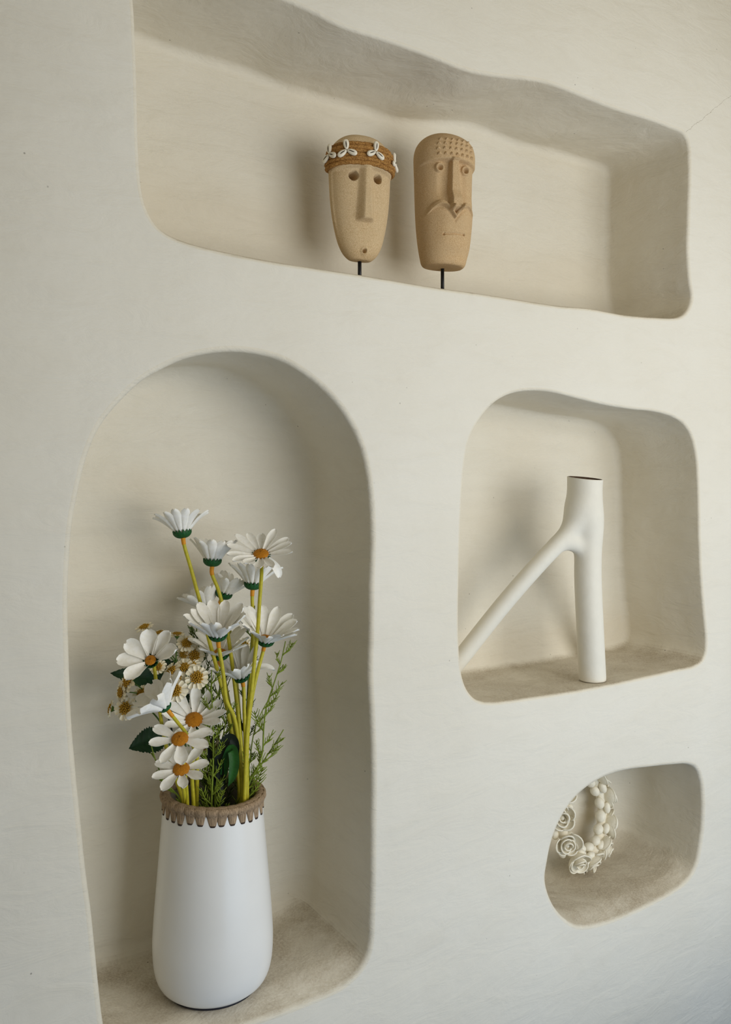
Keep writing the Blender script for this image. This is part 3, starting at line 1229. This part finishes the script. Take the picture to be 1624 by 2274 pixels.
def daisy(label, head, axis, stem, L=0.045, W=0.0076, N=13, elev=35, curl=-12, disc=0.0125, seed=1, cal=0.0155, group=None,
          droop=(), skip=(), smat=None, sr=0.0033, jit=1.0, cup=0.35, rot=0.0):
    """head: the point where the petals spring; stem: from the vase up to just under the head"""
    rnd = random.Random(seed)
    a = Vector(axis).normalized()
    x, y, a = basis(a)
    bot = stem[0]
    root = empty('daisy', bot, label, 'flower', group or 'white daisies in the vase')
    def put(mb, name, mats, parent=root, **k):
        o = mb.build(name, mats, parent, origin=bot, **k)
        o.location = (0, 0, 0)
        return o
    neck = head - a * (cal * 0.72)
    stem = [q for i, q in enumerate(stem) if i == 0 or ((q - neck).length > 0.021 and (q - neck).dot(a) < 0.004)]
    mb, _ = stem_mesh(list(stem) + [neck - a * 0.010, neck + a * 0.002], sr * 1.08, sr * 0.92, 10, 0.016)
    put(mb, 'stem', [smat or M_STEM, M_COLLAR])
    # green cup of overlapping scales
    mb = MB()
    nt = 15
    rs = []
    n = nt * 6
    for i in range(9):
        s = i / 8
        ring = []
        for k in range(n):
            th = 2 * PI * k / n
            tooth = abs(((k % 6) / 6) * 2 - 1)        # 0 at a scale's tip
            r = cal * (0.16 + 0.84 * math.sin(s * PI / 2)) * (1 + 0.05 * (1 - tooth) * s)
            h = -cal * 0.70 * math.cos(s * PI / 2) + (cal * 0.36 * (1 - tooth) - cal * .14 if s > .9 else 0) + .02 * cal
            ring.append(head + x * (r * math.cos(th)) + y * (r * math.sin(th)) + a * h)
        rs.append(ring)
    mb.rings(rs, True, True, False)
    ins = [[head + (p_ - head) * .9 for p_ in r] for r in rs[::-1]]
    mb.rings([rs[-1]] + ins, True, False, True)
    put(mb, 'calyx', M_CALYX)
    pb = cal * .78 if elev > 30 else disc * .7
    if elev > 30:
        disc = min(disc, cal * .74)
        W, L = W * 1.18, L * 1.04
    for k in range(N):
        if k in skip:
            continue
        th = rot + 2 * PI * (k + rnd.uniform(-.16, .16) * jit) / N
        o_ = x * math.cos(th) + y * math.sin(th)
        e = elev + rnd.uniform(-6, 6) * jit
        cu = curl + rnd.uniform(-10, 10) * jit
        if k in droop:
            e, cu = elev - 25, -75
        lay = 0.0006 * (k % 2) - .0002
        mb = petal(head + o_ * pb + a * (0.0012 + lay), o_, a, L * rnd.uniform(.93, 1.05), W * rnd.uniform(.9, 1.08), math.radians(e),
                   math.radians(cu), cup, rnd, 0.05, rnd.uniform(-.16, .16) * jit)
        put(mb, 'petal', M_PETAL)
    # centre
    mb = MB()
    rs = []
    for i in range(9):
        s = i / 8
        r = disc * max(0.001, math.sin(PI / 2 + s * PI / 2))
        ring = []
        for k in range(40):
            th = 2 * PI * k / 40
            bumpy = 0.0005 * noise.noise(Vector((math.cos(th) * 14 * (1.2 - s), math.sin(th) * 14 * (1.2 - s), s * 9 + seed)))
            ring.append(head + x * (r * math.cos(th)) + y * (r * math.sin(th)) + a * (0.002 + disc * .52 * math.sin(s * PI / 2) + bumpy * 2))
        rs.append(ring)
    mb.rings(rs, True, True, True)
    put(mb, 'disc', M_DISC)
    return root


def stem_pts(pix, y0, y1, bottom):
    """pix: pixel points from the head down; depth runs from y1 at the head to y0 at the rim"""
    n = len(pix)
    out = []
    for i, (px, py) in enumerate(pix):
        s = i / max(1, n - 1)
        out.append(at(px, py, y1 + (y0 - y1) * s))
    out = out[::-1]
    return [bottom] + out


PX = 0.00077
DA = [
    # label, head px, depth, axis(r,u,t), elev, N, L px, stem pixels from the head down, depth at rim, inside-vase point, extras
    ('tallest white daisy, on a long bare yellow stem at the top left of the bouquet',
     (405, 1182), .100, (-.16, 1, -.10), 54, 13, 59, [(414, 1215), (424, 1262), (437, 1310), (451, 1360), (464, 1420), (486, 1500), (508, 1590), (524, 1690), (533, 1772)], .066,
     (.022, .012, .10), dict(seed=1, curl=-22)),
    ('second tallest white daisy, closed upward, just right of the tallest one',
     (472, 1245), .110, (.03, 1, -.12), 58, 12, 55, [(477, 1268), (485, 1310), (497, 1356), (508, 1420), (519, 1500), (530, 1600), (538, 1700), (541, 1775)], .074,
     (.030, .004, .10), dict(seed=2, curl=-18)),
    ('open white daisy showing its yellow centre at the top right of the bouquet',
     (580, 1233), .060, (.02, .87, .50), 18, 14, 65, [(581, 1275), (577, 1330), (573, 1392), (566, 1460), (558, 1540), (550, 1610), (546, 1690), (543, 1772)], .052,
     (.040, .026, .10), dict(seed=3, curl=-8, disc=.0135, W=.0078, droop=(1,))),
    ('white daisy cupped upward directly below the open top right daisy',
     (562, 1297), .105, (.05, 1, -.10), 52, 12, 61, [(563, 1330), (562, 1380), (561, 1440), (556, 1520), (551, 1600), (548, 1690), (548, 1768)], .078,
     (.040, .002, .09), dict(seed=4, curl=-15)),
    ('small white daisy leaning right, half hidden behind the second tallest stem',
     (497, 1318), .150, (.34, 1, -.10), 56, 12, 52, [(506, 1352), (516, 1420), (526, 1520), (534, 1620), (539, 1700), (542, 1760)], .095,
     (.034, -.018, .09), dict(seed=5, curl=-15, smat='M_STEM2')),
    ('white daisy leaning left behind the lower part of the tallest daisy stem',
     (457, 1347), .150, (-.34, 1, -.05), 52, 12, 56, [(468, 1385), (485, 1450), (505, 1540), (522, 1640), (532, 1720), (535, 1762)], .096,
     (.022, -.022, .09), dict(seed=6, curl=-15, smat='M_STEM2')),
    ('widest white daisy, cupped up with green underside, in the middle of the bouquet',
     (484, 1409), .040, (.0, 1, .34), 50, 13, 69, [(486, 1432), (492, 1470), (497, 1505), (503, 1555), (519, 1590), (529, 1640), (535, 1700), (537, 1777)], .058,
     (.034, .020, .09), dict(seed=7, curl=-10, W=.0098)),
    ('wide white daisy leaning out at the right edge of the bouquet',
     (590, 1421), .075, (.24, 1, .30), 46, 13, 71, [(580, 1452), (570, 1500), (560, 1548), (552, 1610), (549, 1690), (549, 1774)], .062,
     (.044, .016, .08), dict(seed=8, curl=-12, W=.0096)),
    ('dim white daisy partly hidden behind and below the widest daisy',
     (489, 1452), .105, (.04, 1, .25), 44, 12, 64, [(496, 1500), (510, 1570), (522, 1640), (530, 1710), (533, 1768)], .082,
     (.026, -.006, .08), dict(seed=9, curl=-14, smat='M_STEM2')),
    ('low white daisy with one drooping petal, between the bare yellow stems on the right',
     (535, 1501), .088, (-.18, 1, .32), 54, 12, 64, [(540, 1535), (543, 1590), (545, 1650), (546, 1720), (546, 1772)], .068,
     (.038, .010, .08), dict(seed=10, curl=-10, W=.0088, droop=(2,))),
    ('broad petalled white flower at far left above the dark pointed leaf',
     (335, 1468), .050, (-.06, .62, .78), 34, 8, 57, [(345, 1496), (350, 1540), (358, 1600), (372, 1670), (392, 1735), (408, 1790)], .072,
     (-.044, .014, .08), dict(seed=11, curl=-18, skip=(6, 7), rot=.25, W=.0112, disc=.0098, cal=.012, sr=.003, cup=.5)),
    ('broad white flower on a curling yellow stem, beside the small ochre blossoms',
     (366, 1569), .030, (-.55, .80, .22), 46, 8, 64, [(378, 1590), (396, 1606), (412, 1626), (424, 1648), (432, 1666), (428, 1690), (427, 1730), (430, 1788)], .068,
     (-.030, .020, .08), dict(seed=12, curl=-22, W=.0125, disc=.0098, cal=.011, sr=.003, cup=.5)),
    ('white daisy with a round orange centre, petals fanned up, below the middle of the bouquet',
     (431, 1601), .052, (.10, .78, .62), 28, 12, 62, [(434, 1640), (438, 1690), (438, 1740), (437, 1786)], .072,
     (-.020, .012, .08), dict(seed=13, curl=-6, W=.0085, disc=.0148)),
    ('orange centred white flower, middle one of the three stacked at the lower left',
     (400, 1643), .026, (.02, .80, .58), 10, 8, 52, [(404, 1672), (410, 1710), (414, 1750), (416, 1788)], .066,
     (-.036, .024, .08), dict(seed=14, curl=-10, skip=(1, 2), W=.0102, disc=.0135, cal=.012, sr=.003, cup=.3, rot=.3)),
    ('lowest white flower, orange centred, just above the left of the raffia rim',
     (403, 1710), .026, (.03, .84, .52), 16, 9, 48, [(405, 1738), (409, 1762), (411, 1789)], .060,
     (-.040, .022, .09), dict(seed=15, curl=-14, W=.0096, disc=.0135, cal=.012, sr=.003, cup=.3, rot=.1)),
]
for lab, hp, y1, ax, el, N, L, pix, y0, iv, ex_ in DA:
    kw = dict(ex_)
    if 'smat' in kw:
        kw['smat'] = globals()[kw['smat']]
    head = at(hp[0], hp[1], y1)
    # the stem runs on from the rim towards the vase floor
    low = in_vase(*iv)
    daisy(lab, head, vdir(*ax), stem_pts(pix, y0, y1, low), L=L * PX, N=N, elev=el, **kw)

# ------------------------------------------------------------------ sprigs of small blossoms
def blossom(parent, bot, c, a, r, seed, open_=1.0):
    rnd = random.Random(seed)
    x, y, a = basis(a)
    mb = MB()
    n = 14
    for k in range(n):
        th = 2 * PI * (k + rnd.uniform(-.2, .2)) / n
        o_ = x * math.cos(th) + y * math.sin(th)
        s_ = a.cross(o_)
        e = math.radians(12 + 40 * (1 - open_) + rnd.uniform(-8, 8))
        d = o_ * math.cos(e) + a * math.sin(e)
        up_ = a * math.cos(e) - o_ * math.sin(e)
        L = r * rnd.uniform(.9, 1.08)
        rows = []
        for i in range(6):
            s = i / 5
            w = r * 0.19 * (0.55 + .6 * s) * (1 if s < .9 else .72)
            rows.append([c + d * (L * (.28 + .72 * s)) + s_ * (w * t) + up_ * (0.10 * r * (t * t) - .12 * r * s * s) for t in (-1, -.5, 0, .5, 1)])
        mb.rings(rows, False)
        mb.rings([[p_ - up_ * .0003 for p_ in q[::-1]] for q in rows], False)
    # little green cup below
    mb.lathe([(r * .10, -r * .42), (r * .2, -r * .3), (r * .34, -r * .1), (r * .40, 0.0), (0, 0.0)], 14, c, (x, y, a), 1)
    b = mb.build('blossom', [M_CREAM, M_GSTEM], parent, origin=bot)
    b.location = (0, 0, 0)
    mb = MB()
    # a tuft of ochre stamens
    for k in range(34):
        q = math.sqrt((k + .5) / 34)
        th = k * 2.39996
        o_ = x * math.cos(th) + y * math.sin(th)
        base = c + o_ * (q * r * .32) + a * (r * .02)
        tip = base + (a * (1.0 - .35 * q) + o_ * .55 * q).normalized() * r * (.34 + .05 * rnd.random())
        mb.tube([base, tip], lambda s: r * (.045 + .03 * s), 5)
    mb.lathe([(r * .36, 0), (r * .33, r * .09), (r * .25, r * .16), (0, r * .18)], 16, c, (x, y, a))
    d = mb.build('blossom_disc', M_SDISC, b, origin=bot)
    d.location = (0, 0, 0)


def leaf(parent, bot, p0, tip, wid, nrm, mat, seed, droop=0.12, serr=14, name='leaf'):
    """serrated leaf from p0 to tip"""
    L = (tip - p0)
    ln = L.length
    d = L.normalized()
    s_ = nrm.cross(d).normalized()
    n_ = d.cross(s_).normalized()
    rows = []
    m = serr * 3
    for i in range(m + 1):
        s = i / m
        w = wid * (math.sin(PI * min(1, s ** 0.75)) ** 0.85) if 0 < s < 1 else 0.0004
        saw = 1 - 0.13 * ((i % 3) / 2) if serr else 1
        row = []
        for j in range(9):
            t = -1 + j / 4
            edge = saw if abs(t) > .9 else 1
            row.append(p0 + d * (ln * s) + s_ * (w * t * edge) + n_ * (-droop * ln * s * s + abs(t) * w * .28
                       + 0.0010 * math.sin(s * 40 + abs(t) * 6) * abs(t)))
        rows.append(row)
    mb = MB()
    mb.rings(rows, False)
    mb.rings([[p_ - n_ * .0004 for p_ in q[::-1]] for q in rows], False)
    mid = [r_[4] + n_ * .0002 for r_ in rows]
    mb.tube(mid[::3], lambda s: .0009 * (1 - .7 * s), 6)
    o = mb.build(name, mat, parent, origin=bot)
    o.location = (0, 0, 0)
    return o


def sprig(label, cat, pix, y0, y1, iv, heads, r_stem, seed, group=None, name='chamomile_sprig'):
    """heads: (px, py, depth, facing, radius px, joint 0..1 along the stem)"""
    bot = in_vase(*iv)
    pts = stem_pts(pix, y0, y1, bot)
    root = empty(name, bot, label, cat, group)
    mb, path = stem_mesh(pts, r_stem, r_stem * .7, 8)
    o = mb.build('stem', M_GSTEM, root, origin=bot)
    o.location = (0, 0, 0)
    for i, (px, py, yy, fc, r, j) in enumerate(heads):
        c = at(px, py, yy)
        a = vdir(*fc)
        start = path[min(len(path) - 1, int(j * (len(path) - 1)))]
        end = c - a * (r * PX * .40)
        mid = start.lerp(end, .55) + UP * ((end - start).length * .10) - a * (r * PX * .8)
        mb, _ = stem_mesh([start, mid, end - a * .004, end], r_stem * .62, r_stem * .55, 7)
        o = mb.build('branchlet', M_GSTEM, root, origin=bot)
        o.location = (0, 0, 0)
        blossom(root, bot, c, a, r * PX, seed * 100 + i, fc[3] if len(fc) > 3 else 1.0)
    return root, bot, path


def fc(r, u, t):
    return (r, u, t)


sprig('chamomile sprig reaching furthest left, its small blossoms left of the large white flowers', 'flower',
      [(302, 1556), (330, 1574), (362, 1612), (386, 1680), (404, 1740), (415, 1789)], .080, .078, (-.046, .004, .08),
      [(287, 1514, .066, fc(-.62, .45, .62), 26, .93), (271, 1538, .070, fc(-.75, .1, .6), 20, .9),
       (318, 1541, .072, fc(-.1, .75, .6), 21, .86), (281, 1574, .064, fc(-.15, .25, .95), 25, .97),
       (247, 1575, .082, fc(-.95, .2, .25), 18, .98)],
      .0017, 1, 'chamomile sprigs among the daisies')
sprig('tall chamomile sprig with brownish blossoms rising between the far left flower and the middle daisy', 'flower',
      [(392, 1440), (392, 1480), (398, 1540), (410, 1640), (424, 1720), (431, 1783)], .098, .115, (-.020, -.010, .08),
      [(321, 1395, .122, fc(-.22, .93, .3), 20, .88), (356, 1408, .128, fc(-.1, .95, .2), 18, .9),
       (394, 1411, .118, fc(.02, 1, .08), 18, 1.0), (415, 1431, .108, fc(.3, .6, .7), 22, .96), (410, 1454, .112, fc(.0, .3, .9), 18, .93),
       (433, 1458, .104, fc(.25, .3, .92), 24, .9)],
      .0017, 2, 'chamomile sprigs among the daisies')
sprig('chamomile sprig with the brightest small blossoms, clustered at the centre left of the bouquet', 'flower',
      [(404, 1512), (408, 1545), (415, 1620), (424, 1700), (433, 1785)], .090, .088, (-.016, .002, .08),
      [(438, 1506, .050, fc(.18, .45, .88), 26, .92), (409, 1486, .072, fc(-.12, .8, .55), 24, .98), (383, 1493, .076, fc(-.5, .7, .5), 23, .95),
       (393, 1505, .070, fc(.25, .3, .9), 20, .93), (391, 1533, .050, fc(.05, .15, .98), 25, .9), (424, 1479, .085, fc(.1, .9, .4), 21, 1.0),
       (352, 1483, .086, fc(-.1, .5, .6), 18, .85)],
      .0017, 3, 'chamomile sprigs among the daisies')
sprig('dim chamomile sprig in shade behind the bare stems of the bouquet', 'flower',
      [(470, 1640), (474, 1690), (478, 1740), (481, 1775)], .085, .085, (.006, -.004, .08),
      [(453, 1661, .074, fc(-.1, .5, .8), 19, .95), (487, 1666, .088, fc(.2, .55, .8), 18, .98), (543, 1434, .125, fc(.2, .6, .7), 20, 1.0)],
      .0015, 4, 'chamomile sprigs among the daisies')

# ------------------------------------------------------------------ dark leaves
bot = in_vase(-.038, -.020, .08)
root = empty('leafy_sprig', bot, 'sprig of dark green serrated leaves showing at the left of the bouquet', 'leaves')
mb, path = stem_mesh([bot, at(404, 1770, .118), at(392, 1690, .120), at(378, 1600, .118), at(366, 1520, .116), at(372, 1470, .116)], .0022, .0013, 8)
o = mb.build('stem', M_DSTEM, root, origin=bot)
o.location = (0, 0, 0)
for k, (p0, tp, wpx, nv, y0_, y1_) in enumerate([
        ((352, 1512), (249, 1492), 24, (.1, .5, .85), .112, .100), ((366, 1640), (288, 1662), 31, (.2, .55, .8), .118, .105),
        ((376, 1540), (362, 1450), 26, (.3, .1, .95), .118, .125), ((380, 1500), (412, 1462), 22, (-.2, .2, .95), .122, .13),
        ((372, 1570), (340, 1520), 22, (.3, .3, .9), .125, .122), ((380, 1610), (420, 1540), 22, (-.2, .1, .95), .126, .13)]):
    leaf(root, bot, at(*p0, y0_), at(*tp, y1_), wpx * PX, vdir(*nv), M_LEAF, k, 0.10)

bot = in_vase(.004, .0, .05)
root = empty('strap_leaf_plant', bot, 'dark stalk with long curved strap leaves in the mouth of the vase', 'leaves')
mb, path = stem_mesh([bot, at(488, 1790, .088), at(490, 1740, .092), at(496, 1690, .096), at(505, 1640, .100)], .0085, .0050, 12)
o = mb.build('stalk', M_DSTEM, root, origin=bot)
o.location = (0, 0, 0)


def strap(pts, w, face, mat):
    path = catmull(pts, 8)
    rows = []
    for i, p_ in enumerate(path):
        s = i / (len(path) - 1)
        d = (path[min(len(path) - 1, i + 1)] - path[max(0, i - 1)]).normalized()
        sd = face.cross(d).normalized()
        nn = d.cross(sd)
        ww = w * (0.45 + 0.55 * math.sin(PI * min(1, .15 + s * .7))) * (1 if s < .7 else max(.03, 1 - ((s - .7) / .3) ** 1.6))
        rows.append([p_ + sd * (ww * t) + nn * (abs(t) * ww * .35) for t in (-1, -.6, -.2, .2, .6, 1)])
    mb = MB()
    mb.rings(rows, False)
    mb.rings([[q - face * .0008 for q in r_[::-1]] for r_ in rows], False)
    o = mb.build('strap_leaf', mat, root, origin=bot)
    o.location = (0, 0, 0)


FV = vdir(0, .2, 1)
strap([at(492, 1735, .084), at(488, 1690, .080), at(496, 1655, .074), at(512, 1640, .068), at(524, 1655, .062), at(528, 1690, .058)], .0085, FV, M_DSTEM)
strap([at(497, 1720, .080), at(506, 1680, .070), at(516, 1664, .062), at(521, 1690, .056), at(516, 1725, .054), at(507, 1746, .056)], .0085, FV, M_LEAF2)
strap([at(486, 1750, .092), at(474, 1700, .098), at(470, 1660, .1), at(476, 1630, .105)], .006, FV, M_DSTEM)
strap([at(494, 1750, .096), at(500, 1690, .104), at(515, 1630, .11), at(536, 1612, .108), at(548, 1640, .104)], .006, FV, M_DSTEM)

# ------------------------------------------------------------------ feathery green sprays
def feather(label, pix, y0, y1, iv, side, seed, mat, rs=.0013, nb=9, spread=1.0, ln=34, start=.30, sub=True):
    rnd = random.Random(seed)
    bot = in_vase(*iv)
    root = empty('feathery_spray', bot, label, 'greenery', 'feathery green sprays in the vase')
    pts = stem_pts(pix, y0, y1, bot)
    path = catmull(pts, 10)
    path = resample(path, 60)
    mb = MB()
    mb.tube(path, lambda s: rs * (1.6 - 1.0 * s), 7)
    # needles at the tip
    o = mb.build('stem', [mat], root, origin=bot)
    o.location = (0, 0, 0)
    for k in range(nb):
        s = start + (0.98 - start) * (k + rnd.uniform(.1, .5)) / nb
        i = min(57, int(s * 59))
        p_ = path[i]
        d = (path[i + 2] - path[max(0, i - 2)]).normalized()
        sg = (1 if k % 2 else -1)
        if side:
            sg = sg if rnd.random() > .25 else side
        out = (VR * sg * .72 * spread + VT * rnd.uniform(-.5, .5)).normalized()
        L = ln * PX * (1.2 - .65 * s) * rnd.uniform(.8, 1.25)
        ctrl = [p_, p_ + (d * .75 + out * .65).normalized() * L * .5, p_ + (d * .75 + out * .65).normalized() * L * .5 + (d * .95 + out * .35).normalized() * L * .5]
        bp = catmull(ctrl, 6)
        mb = MB()
        mb.tube(bp, lambda q: rs * (.95 - .45 * q), 6)
        # fine needle leaves along the branchlet
        for j in range(2, len(bp) - 1, 2):
            dd = (bp[j + 1] - bp[j - 1]).normalized()
            for sg2 in (-1, 1):
                if rnd.random() < .2:
                    continue
                o2 = (VR * sg2 * .8 + VT * rnd.uniform(-.6, .6) + UP * .1).normalized()
                l2 = L * rnd.uniform(.26, .46)
                tip = bp[j] + (dd * .85 + o2 * .6).normalized() * l2
                mb.tube([bp[j], bp[j].lerp(tip, .5) + dd * (l2 * -.03) + o2 * (l2 * .06), tip], lambda q: rs * (.72 - .38 * q), 5)
        o = mb.build('branchlet', [mat], root, origin=bot)
        o.location = (0, 0, 0)
    return root


feather('tallest feathery green spray, curving up at the right edge of the bouquet',
        [(634, 1425), (624, 1470), (608, 1520), (592, 1570), (586, 1620), (584, 1665), (574, 1700), (556, 1730), (550, 1770)], .070, .090, (.044, .006, .10), 1, 31, M_FERN, .0015, 14, 1.0, 54, .44)
feather('feathery green spray leaning out right below the tallest one, beside the bare stems',
        [(630, 1620), (612, 1650), (592, 1680), (572, 1712), (556, 1735), (548, 1772)], .064, .060, (.046, .010, .10), 1, 32, M_FERN, .0015, 9, .9, 40, .42)
feather('feathery green spray behind the bare stems, right of the widest daisy',
        [(602, 1545), (582, 1580), (566, 1620), (556, 1680), (548, 1765)], .085, .105, (.042, -.004, .09), 1, 33, M_FERN, .0013, 8, .9, 44, .50)
feather('feathery green spray standing upright behind the widest daisy',
        [(432, 1352), (437, 1400), (446, 1470), (456, 1560), (468, 1660), (478, 1775)], .100, .130, (.002, -.016, .08), -1, 34, M_FERN2, .0015, 20, .9, 50, .36)
feather('feathery green spray in the middle, in front of the dark stalk',
        [(470, 1490), (470, 1540), (473, 1600), (474, 1670), (472, 1730), (470, 1780)], .084, .088, (-.002, .002, .08), 0, 35, M_FERN, .0015, 20, 1.0, 56, .30)
feather('feathery green spray inside the bouquet, left of the bare stems',
        [(510, 1560), (500, 1610), (490, 1670), (482, 1730), (478, 1778)], .090, .094, (.008, -.012, .08), 0, 36, M_FERN, .0014, 18, 1.0, 54, .30)
feather('thin feathery green spray hanging down over the left of the raffia rim',
        [(333, 1642), (341, 1675), (352, 1705), (362, 1735), (384, 1755), (398, 1772), (402, 1790)], .060, .050, (-.048, .016, .09), -1, 37, M_FERN, .0016, 7, .6, 22, .45)
feather('feathery green spray between the widest daisy and the daisy at the right edge',
        [(566, 1345), (560, 1400), (553, 1480), (548, 1580), (546, 1680), (544, 1768)], .090, .135, (.036, -.010, .09), 0, 38, M_FERN2, .0014, 16, .9, 46, .38)
feather('dark feathery green spray filling the gap below the widest daisy',
        [(486, 1462), (488, 1520), (486, 1590), (484, 1680), (482, 1775)], .092, .110, (.004, -.010, .08), 0, 39, M_FERN2, .0016, 24, 1.0, 60, .30)
feather('dark feathery green spray deep among the small blossoms',
        [(446, 1470), (450, 1530), (456, 1600), (464, 1690), (470, 1775)], .096, .118, (-.006, -.014, .08), 0, 40, M_FERN2, .0016, 24, 1.0, 60, .30)

# ------------------------------------------------------------------ ease the stems apart, so that petals and leaves do not run through each other
EASE = {
    'chamomile_sprig': (0.0063, 0.0218, -0.0055),
    'chamomile_sprig.001': (0.0085, 0.0257, -0.0049),
    'chamomile_sprig.002': (0.0039, 0.0111, -0.0026),
    'chamomile_sprig.003': (0.0126, 0.0297, -0.0076),
    'daisy': (0.0053, 0.015, -0.0008),
    'daisy.001': (0.0001, 0.0002, -0),
    'daisy.002': (-0.0065, -0.014, 0.0013),
    'daisy.003': (0.0001, 0.0001, -0),
    'daisy.004': (0.0028, 0.0068, -0.0009),
    'daisy.005': (0.0091, 0.0237, -0.0035),
    'daisy.007': (-0.0088, -0.0186, 0.0037),
    'daisy.009': (0.0014, 0.0033, -0.0008),
    'daisy.010': (0.0059, 0.0186, -0.004),
    'daisy.012': (0.0067, 0.0181, -0.0053),
    'daisy.013': (-0.0017, -0.0049, 0.0016),
    'daisy.014': (0.0025, 0.0071, -0.0025),
    'feathery_spray': (-0.0091, -0.0187, 0.005),
    'feathery_spray.001': (-0.0003, -0.0006, 0.0002),
    'feathery_spray.002': (0.0001, 0.0002, -0.0001),
    'feathery_spray.003': (0.0108, 0.0284, -0.0065),
    'feathery_spray.004': (-0.0092, -0.0233, 0.0071),
    'feathery_spray.005': (-0.0068, -0.0167, 0.0056),
    'feathery_spray.006': (0.0047, 0.0142, -0.0051),
    'feathery_spray.007': (0.0005, 0.0011, -0.0003),
    'feathery_spray.008': (0.0123, 0.0305, -0.0088),
    'feathery_spray.009': (0.0036, 0.0093, -0.0027),
    'leafy_sprig': (0.0088, 0.0268, -0.0064),
    'strap_leaf_plant': (-0.0047, -0.0111, 0.0038),
}
for nm, dv in EASE.items():
    bpy.data.objects[nm].location += Vector(dv)
